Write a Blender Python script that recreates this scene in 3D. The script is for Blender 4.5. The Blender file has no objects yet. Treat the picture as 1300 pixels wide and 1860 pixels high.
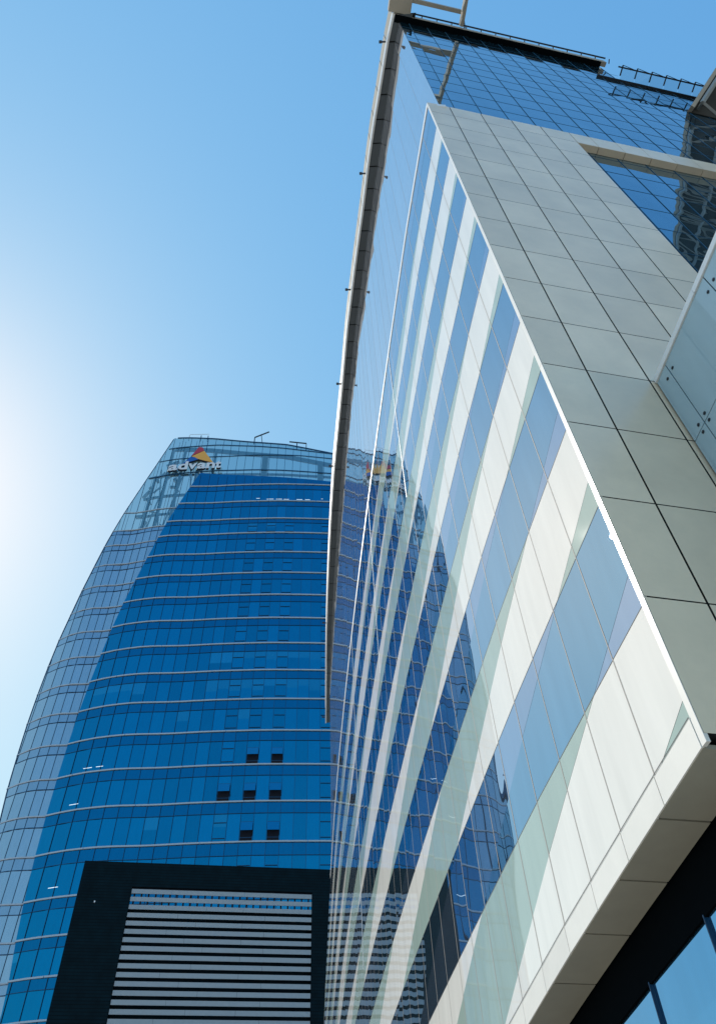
import bpy, bmesh, math, random
from mathutils import Vector, Matrix
random.seed(7)
rad = math.radians

# ------------------------------------------------------------------ camera
scene = bpy.context.scene
EYE = 1.6                                   # eye height; heights below are above the eye
cam_d = bpy.data.cameras.new('camera')
cam = bpy.data.objects.new('camera', cam_d)
scene.collection.objects.link(cam)
cam_d.sensor_width = 36.0
cam_d.lens = 1380.0 / 1860.0 * 36.0
cam_d.clip_end = 9000
cam_d.clip_start = 0.05
r_ = Vector((0.99868766, 0.03904294, -0.03314512))
u_ = Vector((0.05121475, -0.76133742, 0.64632993))
b_ = r_.cross(u_)
cam.matrix_world = Matrix(((r_.x, u_.x, b_.x, 0), (r_.y, u_.y, b_.y, 0), (r_.z, u_.z, b_.z, EYE), (0, 0, 0, 1)))
scene.camera = cam

# ------------------------------------------------------------------ sky, sun, exposure
SUN_AZ, SUN_EL = rad(-47.5), rad(43.6)          # measured from +Y, positive to +X
sun_dir = Vector((math.sin(SUN_AZ) * math.cos(SUN_EL), math.cos(SUN_AZ) * math.cos(SUN_EL), math.sin(SUN_EL)))
world = bpy.data.worlds.new('World')
scene.world = world
world.use_nodes = True
wn = world.node_tree
wn.nodes.clear()
wo = wn.nodes.new('ShaderNodeOutputWorld')
bg = wn.nodes.new('ShaderNodeBackground')
sky = wn.nodes.new('ShaderNodeTexSky')
sky.sky_type = 'NISHITA'
sky.sun_disc = False
sky.sun_elevation = SUN_EL
sky.sun_rotation = SUN_AZ
sky.air_density = 2.0
sky.dust_density = 0.6
sky.ozone_density = 9.0
bg.inputs[1].default_value = 0.13
# colour balance of the sky: one gentle power curve per channel
sp_ = wn.nodes.new('ShaderNodeSeparateColor')
cb_ = wn.nodes.new('ShaderNodeCombineColor')
wn.links.new(sky.outputs[0], sp_.inputs[0])
for ch, (ref, val, pw) in enumerate(((0.200, 0.203, 0.98), (0.352, 0.425, 0.62), (0.660, 0.680, 0.28))):
    a_ = wn.nodes.new('ShaderNodeMath'); a_.operation = 'MULTIPLY'; a_.inputs[1].default_value = 0.13 / ref
    p_ = wn.nodes.new('ShaderNodeMath'); p_.operation = 'POWER'; p_.inputs[1].default_value = pw
    m_ = wn.nodes.new('ShaderNodeMath'); m_.operation = 'MULTIPLY'; m_.inputs[1].default_value = val / 0.13 * 0.80
    wn.links.new(sp_.outputs[ch], a_.inputs[0]); wn.links.new(a_.outputs[0], p_.inputs[0])
    wn.links.new(p_.outputs[0], m_.inputs[0]); wn.links.new(m_.outputs[0], cb_.inputs[ch])
wn.links.new(cb_.outputs[0], bg.inputs[0])
wn.links.new(bg.outputs[0], wo.inputs[0])
sun_l = bpy.data.lights.new('sun', 'SUN')
sun_l.energy = 2.3
sun_l.angle = rad(0.53)
sun_l.color = (1.0, 0.95, 0.87)
sun_o = bpy.data.objects.new('sun', sun_l)
scene.collection.objects.link(sun_o)
sun_o.rotation_euler = sun_dir.to_track_quat('Z', 'Y').to_euler()
sun_o.location = sun_dir * 300
scene.view_settings.view_transform = 'Standard'
scene.view_settings.look = 'None'
scene.view_settings.gamma = 1.0
scene.view_settings.exposure = 0.64
scene.cycles.max_bounces = 10
scene.cycles.glossy_bounces = 6
scene.cycles.transparent_max_bounces = 16
scene.cycles.caustics_reflective = False
scene.cycles.caustics_refractive = False


# ------------------------------------------------------------------ materials
def new_mat(name):
    m = bpy.data.materials.new(name)
    m.use_nodes = True
    nt = m.node_tree
    return m, nt, nt.nodes['Principled BSDF']


def N(nt, t, **kw):
    n = nt.nodes.new(t)
    for k, v in kw.items():
        setattr(n, k, v)
    return n


def solid(name, col, rough=0.6, metal=0.0, var=0.06, scale=1.5, bump=0.0, spec=0.4, island=0.0):
    """painted or clad surface with faint weathering"""
    m, nt, p = new_mat(name)
    tc = N(nt, 'ShaderNodeTexCoord')
    no = N(nt, 'ShaderNodeTexNoise')
    no.inputs['Scale'].default_value = scale
    no.inputs['Detail'].default_value = 6
    no.inputs['Roughness'].default_value = 0.65
    nt.links.new(tc.outputs['Object'], no.inputs['Vector'])
    mr = N(nt, 'ShaderNodeMapRange')
    mr.inputs[1].default_value = 0.3
    mr.inputs[2].default_value = 0.7
    mr.inputs[3].default_value = 1 - var
    mr.inputs[4].default_value = 1 + var
    nt.links.new(no.outputs['Fac'], mr.inputs[0])
    fac = mr.outputs[0]
    if island:
        g = N(nt, 'ShaderNodeNewGeometry')
        m2 = N(nt, 'ShaderNodeMapRange')
        m2.inputs[3].default_value = 1 - island
        m2.inputs[4].default_value = 1 + island
        nt.links.new(g.outputs['Random Per Island'], m2.inputs[0])
        mu = N(nt, 'ShaderNodeMath', operation='MULTIPLY')
        nt.links.new(fac, mu.inputs[0])
        nt.links.new(m2.outputs[0], mu.inputs[1])
        fac = mu.outputs[0]
    vm = N(nt, 'ShaderNodeVectorMath', operation='SCALE')
    vm.inputs[0].default_value = col
    nt.links.new(fac, vm.inputs['Scale'])
    nt.links.new(vm.outputs[0], p.inputs['Base Color'])
    p.inputs['Roughness'].default_value = rough
    p.inputs['Metallic'].default_value = metal
    p.inputs['Specular IOR Level'].default_value = spec
    if bump:
        n2 = N(nt, 'ShaderNodeTexNoise')
        n2.inputs['Scale'].default_value = 60
        nt.links.new(tc.outputs['Object'], n2.inputs['Vector'])
        bp = N(nt, 'ShaderNodeBump')
        bp.inputs['Strength'].default_value = bump
        bp.inputs['Distance'].default_value = 0.01
        nt.links.new(n2.outputs['Fac'], bp.inputs['Height'])
        nt.links.new(bp.outputs[0], p.inputs['Normal'])
    return m


def glass(name, col, metal=0.92, rough=0.0, wave=0.02, wscale=(0.6, 0.6, 0.35), tilt=0.006, island=0.05,
          coat=0.0, ior=1.5, spec=0.5, turn=0.0, dirt=0.06):
    """coated facade glass: near mirror, every pane slightly bowed and slightly off plane"""
    m, nt, p = new_mat(name)
    tc = N(nt, 'ShaderNodeTexCoord')
    mp = N(nt, 'ShaderNodeMapping')
    mp.inputs['Scale'].default_value = wscale
    nt.links.new(tc.outputs['Object'], mp.inputs[0])
    g = N(nt, 'ShaderNodeNewGeometry')
    # random offset of the wave pattern from pane to pane
    sc = N(nt, 'ShaderNodeMath', operation='MULTIPLY')
    sc.inputs[1].default_value = 37.0
    nt.links.new(g.outputs['Random Per Island'], sc.inputs[0])
    no = N(nt, 'ShaderNodeTexNoise', noise_dimensions='4D')
    no.inputs['Scale'].default_value = 1.0
    no.inputs['Detail'].default_value = 1.0
    nt.links.new(mp.outputs[0], no.inputs['Vector'])
    nt.links.new(sc.outputs[0], no.inputs['W'])
    bp = N(nt, 'ShaderNodeBump')
    bp.inputs['Strength'].default_value = 1.0
    bp.inputs['Distance'].default_value = wave
    nt.links.new(no.outputs['Fac'], bp.inputs['Height'])
    wh = N(nt, 'ShaderNodeTexWhiteNoise', noise_dimensions='1D')
    nt.links.new(g.outputs['Random Per Island'], wh.inputs['W'])
    sb = N(nt, 'ShaderNodeVectorMath', operation='SUBTRACT')
    sb.inputs[1].default_value = (0.5, 0.5, 0.5)
    nt.links.new(wh.outputs['Color'], sb.inputs[0])
    s2 = N(nt, 'ShaderNodeVectorMath', operation='SCALE')
    s2.inputs['Scale'].default_value = tilt
    nt.links.new(sb.outputs[0], s2.inputs[0])
    ad = N(nt, 'ShaderNodeVectorMath', operation='ADD')
    nt.links.new(bp.outputs[0], ad.inputs[0])
    nt.links.new(s2.outputs[0], ad.inputs[1])
    nz = N(nt, 'ShaderNodeVectorMath', operation='NORMALIZE')
    if turn:                                # panes stand turned a little in their frames
        a3 = N(nt, 'ShaderNodeVectorMath', operation='ADD')
        a3.inputs[1].default_value = (turn * 0.15, -turn * 0.99, 0)
        nt.links.new(ad.outputs[0], a3.inputs[0])
        nt.links.new(a3.outputs[0], nz.inputs[0])
    else:
        nt.links.new(ad.outputs[0], nz.inputs[0])
    nt.links.new(nz.outputs[0], p.inputs['Normal'])
    m2 = N(nt, 'ShaderNodeMapRange')
    m2.inputs[3].default_value = 1 - island
    m2.inputs[4].default_value = 1 + island
    nt.links.new(g.outputs['Random Per Island'], m2.inputs[0])
    vm = N(nt, 'ShaderNodeVectorMath', operation='SCALE')
    vm.inputs[0].default_value = col
    md = N(nt, 'ShaderNodeMapping')
    md.inputs['Scale'].default_value = (3.0, 3.0, 0.35)
    nt.links.new(tc.outputs['Object'], md.inputs[0])
    nd_ = N(nt, 'ShaderNodeTexNoise')
    nd_.inputs['Scale'].default_value = 1.0
    nd_.inputs['Detail'].default_value = 5
    nt.links.new(md.outputs[0], nd_.inputs['Vector'])
    m4 = N(nt, 'ShaderNodeMapRange')
    m4.inputs[1].default_value = 0.3
    m4.inputs[2].default_value = 0.7
    m4.inputs[3].default_value = 1 - dirt
    m4.inputs[4].default_value = 1 + dirt * 0.5
    nt.links.new(nd_.outputs['Fac'], m4.inputs[0])
    m5 = N(nt, 'ShaderNodeMath', operation='MULTIPLY')
    nt.links.new(m2.outputs[0], m5.inputs[0])
    nt.links.new(m4.outputs[0], m5.inputs[1])
    nt.links.new(m5.outputs[0], vm.inputs['Scale'])
    nt.links.new(vm.outputs[0], p.inputs['Base Color'])
    p.inputs['Metallic'].default_value = metal
    p.inputs['Roughness'].default_value = rough
    p.inputs['IOR'].default_value = ior
    p.inputs['Specular IOR Level'].default_value = spec
    p.inputs['Coat Weight'].default_value = coat
    p.inputs['Coat Roughness'].default_value = 0.0
    return m


def clear_glass(name, tint, refl, alpha):
    m, nt, p = new_mat(name)
    nt.nodes.remove(p)
    out = nt.nodes['Material Output']
    tr = N(nt, 'ShaderNodeBsdfTransparent')
    tr.inputs[0].default_value = (*tint, 1)
    gl = N(nt, 'ShaderNodeBsdfGlossy')
    gl.inputs['Color'].default_value = (*refl, 1)
    gl.inputs['Roughness'].default_value = 0.0
    mx = N(nt, 'ShaderNodeMixShader')
    mx.inputs[0].default_value = alpha
    nt.links.new(tr.outputs[0], mx.inputs[1])
    nt.links.new(gl.outputs[0], mx.inputs[2])
    nt.links.new(mx.outputs[0], out.inputs[0])
    return m


M = {}
M['glass_shaded'] = glass('facade_blue_glass_shaded', (0.19, 0.37, 0.52), wave=0.018, metal=0.93, turn=0.02)
M['glass_sunlit'] = glass('facade_blue_glass_sunlit', (0.28, 0.41, 0.57), wave=0.010, metal=0.90, turn=0.02)  # same blue glass, sunlight painted into its colour
M['panel_sunlit'] = glass('facade_white_glass_sunlit', (0.84, 0.80, 0.74), metal=0.0, turn=0.02, wave=0.006, island=0.02, ior=1.5, spec=0.5, rough=0.02)
M['panel_shaded'] = glass('facade_white_glass_shaded', (0.38, 0.48, 0.43), metal=0.0, turn=0.02, wave=0.006, island=0.03, ior=1.5, spec=0.5, rough=0.02)  # same white glass, shade painted into its colour
M['glass_upper'] = glass('upper_blue_glass', (0.66, 0.68, 0.74), wave=0.014, metal=0.86, turn=0.012)
M['glass_side'] = glass('side_blue_glass', (0.07, 0.26, 0.40), wave=0.02, tilt=0.01, wscale=(0.5, 0.5, 0.5))
M['glass_base'] = glass('ground_floor_glass', (0.10, 0.32, 0.56), wave=0.004)
M['joint'] = solid('sealant_joint', (0.33, 0.30, 0.27), rough=0.7)
M['joint_dark'] = solid('dark_joint', (0.10, 0.10, 0.10), rough=0.8)
M['trim'] = solid('pale_metal_trim', (0.80, 0.76, 0.70), rough=0.28, var=0.04, island=0.03)
M['edge'] = solid('bright_edge_trim', (0.85, 0.85, 0.86), rough=0.35, var=0.03)
M['clad'] = solid('grey_aluminium_cladding', (0.86, 0.71, 0.52), rough=0.30, var=0.09, scale=0.7, bump=0.03, island=0.07, spec=0.8)
M['gap'] = solid('open_joint_shadow_gap', (0.012, 0.013, 0.014), rough=0.9)
M['fascia'] = solid('tan_roof_fascia', (0.42, 0.37, 0.30), rough=0.6, var=0.06, island=0.05)
M['soffit'] = solid('grey_soffit_cladding', (0.34, 0.32, 0.26), rough=0.6, var=0.06, bump=0.05, island=0.05)
M['roof_soffit'] = solid('dark_grey_roof_soffit', (0.10, 0.115, 0.13), rough=0.6, island=0.05)
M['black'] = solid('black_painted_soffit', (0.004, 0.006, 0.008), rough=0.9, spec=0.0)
M['steel_dark'] = solid('dark_painted_steel', (0.03, 0.035, 0.045), rough=0.45)
M['steel_pale'] = solid('pale_painted_steel', (0.55, 0.56, 0.54), rough=0.5)
M['core'] = solid('concrete_core', (0.20, 0.20, 0.20), rough=0.9)
M['side_joint'] = solid('dark_blue_joint', (0.02, 0.10, 0.19), rough=0.5)
M['mullion_dark'] = solid('dark_blue_mullion', (0.006, 0.06, 0.15), rough=0.4)
M['tower_glass'] = glass('tower_blue_glass', (0.003, 0.225, 0.405), wave=0.05, wscale=(0.08, 0.08, 0.04), tilt=0.025, island=0.10)
M['tower_blind'] = glass('tower_glass_with_blind', (0.02, 0.28, 0.46), wave=0.05, wscale=(0.08, 0.08, 0.04), tilt=0.02, island=0.08)
M['tower_spandrel'] = glass('tower_blue_spandrel', (0.003, 0.17, 0.335), wave=0.05, wscale=(0.08, 0.08, 0.04), tilt=0.01, island=0.05)
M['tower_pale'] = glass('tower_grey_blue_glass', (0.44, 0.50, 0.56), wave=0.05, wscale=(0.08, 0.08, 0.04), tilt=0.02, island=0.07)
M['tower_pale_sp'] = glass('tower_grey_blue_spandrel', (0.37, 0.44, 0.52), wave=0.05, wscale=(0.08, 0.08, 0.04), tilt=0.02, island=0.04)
M['band'] = solid('pale_floor_band', (0.46, 0.52, 0.60), rough=0.5)
M['crown'] = clear_glass('crown_glass', (0.48, 0.68, 0.74), (0.36, 0.52, 0.58), 0.45)
M['screen_glass'] = clear_glass('roof_screen_glass', (0.80, 0.88, 0.92), (0.6, 0.7, 0.75), 0.18)
M['dark_inside'] = solid('dark_interior', (0.004, 0.007, 0.018), rough=0.9)
M['sign_white'] = solid('white_sign_letter', (0.75, 0.75, 0.78), rough=0.4)
M['sign_side'] = solid('dark_sign_return', (0.02, 0.03, 0.05), rough=0.5)
M['sign_red'] = solid('red_sign_face', (0.50, 0.035, 0.06), rough=0.4)
M['sign_yellow'] = solid('amber_sign_face', (0.85, 0.40, 0.06), rough=0.4)
M['sign_blue'] = solid('blue_sign_face', (0.01, 0.10, 0.40), rough=0.4)
M['spur'] = glass('pale_back_painted_glass', (0.36, 0.50, 0.57), metal=0.0, wave=0.003, island=0.03, ior=1.5)
M['canopy'] = solid('brown_canopy_deck', (0.055, 0.05, 0.042), rough=0.8, var=0.2, scale=0.6)
M['truss'] = solid('grey_truss_steel', (0.30, 0.31, 0.30), rough=0.5)
M['louvre'] = solid('grey_aluminium_louvre', (0.34, 0.37, 0.40), rough=0.5, var=0.05)


def cladding_lines():
    m, nt, p = new_mat('dark_ribbed_cladding')
    tc = N(nt, 'ShaderNodeTexCoord')
    sp = N(nt, 'ShaderNodeSeparateXYZ')
    nt.links.new(tc.outputs['Object'], sp.inputs[0])
    a = N(nt, 'ShaderNodeMath', operation='MULTIPLY')
    a.inputs[1].default_value = 1 / 0.62
    nt.links.new(sp.outputs['Z'], a.inputs[0])
    b = N(nt, 'ShaderNodeMath', operation='FRACT')
    nt.links.new(a.outputs[0], b.inputs[0])
    c = N(nt, 'ShaderNodeMath', operation='GREATER_THAN')
    c.inputs[1].default_value = 0.2
    nt.links.new(b.outputs[0], c.inputs[0])
    no = N(nt, 'ShaderNodeTexNoise')
    no.inputs['Scale'].default_value = 0.5
    nt.links.new(tc.outputs['Object'], no.inputs['Vector'])
    mx = N(nt, 'ShaderNodeMix', data_type='RGBA')
    mx.inputs[6].default_value = (0.001, 0.004, 0.006, 1)
    mx.inputs[7].default_value = (0.003, 0.018, 0.027, 1)
    mu = N(nt, 'ShaderNodeMath', operation='MULTIPLY')
    nt.links.new(c.outputs[0], mu.inputs[0])
    nt.links.new(no.outputs['Fac'], mu.inputs[1])
    nt.links.new(mu.outputs[0], mx.inputs[0])
    nt.links.new(mx.outputs[2], p.inputs['Base Color'])
    p.inputs['Roughness'].default_value = 0.6
    p.inputs['Specular IOR Level'].default_value = 0.08
    return m


M['ribbed'] = cladding_lines()


def paving():
    m, nt, p = new_mat('paving')
    tc = N(nt, 'ShaderNodeTexCoord')
    br = N(nt, 'ShaderNodeTexBrick')
    br.inputs['Scale'].default_value = 1.0
    br.inputs['Color1'].default_value = (0.50, 0.45, 0.38, 1)
    br.inputs['Color2'].default_value = (0.45, 0.41, 0.35, 1)
    br.inputs['Mortar'].default_value = (0.28, 0.26, 0.23, 1)
    br.inputs['Mortar Size'].default_value = 0.01
    nt.links.new(tc.outputs['Object'], br.inputs['Vector'])
    nt.links.new(br.outputs[0], p.inputs['Base Color'])
    p.inputs['Roughness'].default_value = 0.85
    return m


M['paving'] = paving()


# ------------------------------------------------------------------ mesh helpers
class MB:
    def __init__(self):
        self.v, self.f, self.m = [], [], []

    def poly(self, pts, mi=0):
        i = len(self.v)
        self.v += [(p[0], p[1], p[2] + EYE) for p in pts]
        self.f.append(list(range(i, i + len(pts))))
        self.m.append(mi)

    def prism(self, pts, off, mi=0, mi_side=None):
        """extrude polygon pts by vector off; closed solid with shared vertices"""
        n = len(pts)
        i = len(self.v)
        self.v += [(p[0], p[1], p[2] + EYE) for p in pts]
        self.v += [(p[0] + off[0], p[1] + off[1], p[2] + off[2] + EYE) for p in pts]
        ms = mi if mi_side is None else mi_side
        self.f.append([i + k for k in range(n)]); self.m.append(mi)
        self.f.append([i + n + k for k in reversed(range(n))]); self.m.append(mi)
        for k in range(n):
            k2 = (k + 1) % n
            self.f.append([i + k2, i + k, i + n + k, i + n + k2]); self.m.append(ms)

    def bar(self, a, b, w, h, up=(0, 0, 1), mi=0):
        a = Vector(a); b = Vector(b)
        d = (b - a).normalized()
        s = d.cross(Vector(up))
        if s.length < 1e-4:
            s = d.cross(Vector((1, 0, 0)))
        s.normalize()
        t = s.cross(d).normalized()
        q = [a + s * x * w / 2 + t * y * h / 2 for x, y in ((-1, -1), (1, -1), (1, 1), (-1, 1))]
        self.prism([tuple(p) for p in q], tuple(b - a), mi)

    def build(self, name, mats, parent=None):
        if not isinstance(mats, (list, tuple)):
            mats = [mats]
        me = bpy.data.meshes.new(name)
        base = Vector((0, 0, 0))
        me.from_pydata(self.v, [], self.f)
        for m in mats:
            me.materials.append(m)
        for p, mi in zip(me.polygons, self.m):
            p.material_index = mi
        me.update()
        bm = bmesh.new(); bm.from_mesh(me)
        bmesh.ops.recalc_face_normals(bm, faces=[f for f in bm.faces if len(f.link_faces if hasattr(f, 'link_faces') else []) or True]) if any(len(e.link_faces) > 1 for e in bm.edges) else None
        bm.to_mesh(me); bm.free()
        o = bpy.data.objects.new(name, me)
        scene.collection.objects.link(o)
        if parent:
            o.parent = parent
            o.matrix_parent_inverse = parent.matrix_world.inverted()
        return o


def thing(name, label, cat, loc=(0, 0, 0), group=None):
    o = bpy.data.objects.new(name, None)
    o.empty_display_size = 0.5
    scene.collection.objects.link(o)
    o.location = loc
    o.matrix_world = Matrix.Translation(loc)
    o['label'] = label
    o['category'] = cat
    if group:
        o['group'] = group
    return o


# ------------------------------------------------------------------ ground
g = MB()
g.poly([(-3000, -3000, -EYE), (3000, -3000, -EYE), (3000, 3000, -EYE), (-3000, 3000, -EYE)])
go = g.build('ground', M['paving'])
go['kind'] = 'structure'

# ================================================================== OFFICE BUILDING (right)
ob = thing('office_building', 'near office block with white and blue glass stripes, painted-in slanting sun and shade strips and grey panelled end wall', 'building', (3.5, 7.1, 0))


def fx(y):                                  # plan of the curved front
    if y > 65:
        return fx(65) + (2 * 5.21583e-4 * 65 - 0.160321202) * (y - 65)
    return 5.21583092e-04 * y * y - 1.60321202e-01 * y + 4.59006045 + 0.08 * max(0.0, 1 - max(0.0, y - 7.16) / 5.0)


def fn(y):
    s = (2 * 5.21583e-4 * min(y, 65) - 0.160321202)
    return Vector((-1, s, 0)).normalized()  # outward normal


ys = [7.27, 8.34, 9.54, 10.77, 12.03, 13.34, 14.66, 16.06, 17.46]
while ys[-1] < 99:
    ys.append(ys[-1] + 1.40)
ZJ = [4.51, 6.51, 8.51, 10.48, 12.44, 14.40, 16.34, 18.28, 20.22, 22.15, 24.09, 26.03, 27.97, 29.80, 31.60, 33.03]
ZK = [4.74] + [z - 0.06 for z in ZJ[1:15]] + [32.9]


def zfoot(y):                                # the foot of the striped front drops a little along its length
    return 4.44 - 0.061 * (min(y, 24) - 7.2)
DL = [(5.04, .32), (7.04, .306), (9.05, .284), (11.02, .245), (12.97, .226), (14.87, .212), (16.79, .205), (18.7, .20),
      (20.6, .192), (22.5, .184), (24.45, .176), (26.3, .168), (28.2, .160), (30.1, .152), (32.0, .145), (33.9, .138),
      (35.8, .132), (37.7, .126), (39.6, .120), (41.5, .116), (43.4, .112)]  # slanting edges of the sun and shade strips painted into the panes


def clip(poly, f, keep):
    """keep the side of the line where keep*f >= 0; poly in (y, z)"""
    out = []
    n = len(poly)
    for i in range(n):
        a, b = poly[i], poly[(i + 1) % n]
        fa, fb = keep * f(a), keep * f(b)
        if fa >= 0:
            out.append(a)
        if (fa > 0 and fb < 0) or (fa < 0 and fb > 0):
            t = fa / (fa - fb)
            out.append((a[0] + (b[0] - a[0]) * t, a[1] + (b[1] - a[1]) * t))
    return out


def end_cut(p):                              # the far end of the lower front is cut back at the top
    y, z = p
    return (97.0 - (z - 29.0) * 6.0 if z > 29 else 97.0) - y


TILT = rad(0.15)
parts = {}


def facade_pt(c, y, z, extra=0.0):
    """point on the flat pane of column c, far edge of each pane set a little proud"""
    y0, y1 = ys[c], ys[c + 1]
    t = (y - y0) / (y1 - y0)
    x = fx(y0) + (fx(y1) - fx(y0)) * t
    n = fn((y0 + y1) / 2)
    k = TILT * max(0.15, 1 - max(0, (y0 - 22)) / 40)
    o = t * (y1 - y0) * math.tan(k) + extra
    return (x + n.x * o, y + n.y * o, z)


for c in range(len(ys) - 1):
    for k in range(15):
        z0, z1 = ZK[k], ZK[k + 1]
        hg = 0.005
        yy0, yy1 = ys[c] + 0.004, ys[c + 1] - 0.004
        base = [(yy0, z0 + hg), (yy1, z0 + hg), (yy1, z1 - hg), (yy0, z1 - hg)]
        if k == 0:
            base = [(yy0, zfoot(yy0) + .355), (yy1, zfoot(yy1) + .355), (yy1, z1 - hg), (yy0, z1 - hg)]
        base = clip(base, end_cut, 1)
        if len(base) < 3:
            continue
        solid_band = (k % 2 == 0) and k < 14
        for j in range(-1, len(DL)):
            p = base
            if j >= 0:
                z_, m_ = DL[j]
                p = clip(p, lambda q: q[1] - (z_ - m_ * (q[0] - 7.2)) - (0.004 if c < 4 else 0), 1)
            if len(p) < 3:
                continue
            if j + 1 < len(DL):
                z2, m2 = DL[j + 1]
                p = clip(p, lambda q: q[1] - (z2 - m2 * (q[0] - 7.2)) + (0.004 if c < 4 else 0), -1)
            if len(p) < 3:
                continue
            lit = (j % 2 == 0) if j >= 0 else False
            key = (('panel_sunlit' if lit else 'panel_shaded') if solid_band else ('glass_sunlit' if lit else 'glass_shaded'), k, j)
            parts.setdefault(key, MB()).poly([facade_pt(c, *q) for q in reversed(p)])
PN = {'panel_sunlit': 'sunlit_spandrel_panes', 'panel_shaded': 'shaded_spandrel_panes', 'glass_shaded': 'shaded_window_panes', 'glass_sunlit': 'sunlit_window_panes'}
PL_ = {'panel_sunlit': 'white opaque glass panes coloured as sunlit', 'panel_shaded': 'white opaque glass panes with shade painted pale green', 'glass_shaded': 'blue mirror panes coloured as shaded', 'glass_sunlit': 'blue mirror panes with sunlight painted as lavender tint'}
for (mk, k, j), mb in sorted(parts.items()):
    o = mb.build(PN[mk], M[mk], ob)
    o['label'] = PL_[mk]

# backing wall right behind the panes (seen only in the open joints)
b = MB()
for c in range(len(ys) - 1):
    n = fn(ys[c])
    q = [(fx(y) + 0.05, y) for y in (ys[c], ys[c + 1])]
    zt = 32.9 if ys[c + 1] < 74 else 29
    b.poly([(q[0][0], q[0][1], zfoot(q[0][1])), (q[0][0], q[0][1], zt), (q[1][0], q[1][1], zt), (q[1][0], q[1][1], zfoot(q[1][1]))])
b.build('facade_backing', M['gap'], ob)

# vertical and level joints of the striped front
jb, jd, br = MB(), MB(), MB()
for c in range(1, len(ys) - 1):
    y = ys[c]
    zt = 32.9 if y < 73 else 29
    w = 0.011 if y < 12 else 0.014
    n = fn(y); tv = Vector((n.y, -n.x, 0))
    pr = 0.004 + (1.40 * math.tan(TILT) if y < 22 else 0.02)
    P = Vector((fx(y), y, 0)) + n * 0.006
    A = P - tv * w; B = P + tv * w
    zq = zfoot(y) + .348
    jb.poly([(A.x, A.y, zq), (A.x, A.y, zt), (B.x, B.y, zt), (B.x, B.y, zq)])
for k in range(1, 15):
    jd = MB()
    for c in range(0, 46):
        z = ZK[k]
        hh = 0.006
        jd.poly([facade_pt(c, ys[c], z - hh, .003), facade_pt(c, ys[c], z + hh, .003), facade_pt(c, ys[c + 1], z + hh, .003), facade_pt(c, ys[c + 1], z - hh, .003)])
    jd.build('level_joint', M['joint_dark'], ob)
jb.build('vertical_joints', M['joint'], ob)

# bright metal edge on top of the striped front, and fascia strip along its foot
e = MB()
for c in range(len(ys) - 1):
    y0, y1 = ys[c], ys[c + 1]
    if y1 > 74:
        break
    y0 += 0.006
    n = fn(y0) * 0.025
    a0, a1 = Vector((fx(y0), y0, 0)), Vector((fx(y1), y1, 0))
    if c == 0:
        a0 = Vector((fx(7.19), 7.19, 0))
    e.prism([(a0.x + n.x, a0.y + n.y, 32.78), (a1.x + n.x, a1.y + n.y, 32.78), (a1.x + n.x, a1.y + n.y, 33.10), (a0.x + n.x, a0.y + n.y, 33.10)], (-n.x * 30, -n.y * 30, 0))
e.build('top_edge_trim', M['edge'], ob)
for y, zt, zb, w in ((18.07, 32.8, 22.0, .05), (27.2, 32.8, 21.0, .05), (38.5, 32.8, 13.0, .06)):  # pale strips painted in for sun glint on a few joints
    n = fn(y); tv = Vector((n.y, -n.x, 0))
    A = Vector((fx(y), y, 0)) + n * 0.012
    fv = MB()
    fv.bar((A.x, A.y, zb), (A.x, A.y, zt), w, 0.02, up=tuple(n))
    fv.build('joint_glint_strip', M['edge'], ob)
st = MB()
for c in range(len(ys) - 1):
    y0, y1 = ys[c] + 0.009, ys[c + 1] - 0.009
    if c == 0:
        y0 = 7.275
    n0 = fn(y0) * 0.02
    st.prism([(fx(y0) + n0.x, y0 + n0.y, zfoot(y0) - .02), (fx(y1) + n0.x, y1 + n0.y, zfoot(y1) - .02), (fx(y1) + n0.x, y1 + n0.y, zfoot(y1) + .345), (fx(y0) + n0.x, y0 + n0.y, zfoot(y0) + .345)], (0.035, 0, 0))
st.build('foot_fascia', M['trim'], ob)
fj = MB()
for c in range(0, 30):
    fj.poly([facade_pt(c, ys[c], zfoot(ys[c]) + .344, .024), facade_pt(c, ys[c], zfoot(ys[c]) + .360, .024), facade_pt(c, ys[c + 1], zfoot(ys[c + 1]) + .360, .024), facade_pt(c, ys[c + 1], zfoot(ys[c + 1]) + .344, .024)])
fj.build('foot_joint', M['joint_dark'], ob)

# corner trim
CX, CY = 3.55, 7.16
ct = MB()
for i in range(15):
    z0, z1 = ZJ[i] + 0.006, ZJ[i + 1] - 0.006
    if i == 0:
        z0 = 4.42
    a = Vector((CX - 0.012, CY + .002, 0)); b2 = Vector((fx(7.265) - 0.012, 7.265, 0))
    ct.prism([(a.x, a.y, z0), (a.x, a.y, z1), (b2.x, b2.y, z1), (b2.x, b2.y, z0)], (0.05, 0.01, 0))
ct.build('corner_trim', M['trim'], ob)

# grey clad end wall and the beam at its top
ang = rad(13.45)
sd = Vector((math.cos(ang), math.sin(ang), 0))
sn = Vector((math.sin(ang), -math.cos(ang), 0))   # towards the viewer
Cv = Vector((CX, CY, 0))


def S(u, z, back=0.0):
    p = Cv + sd * u - sn * back
    return (p.x, p.y, z)


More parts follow.
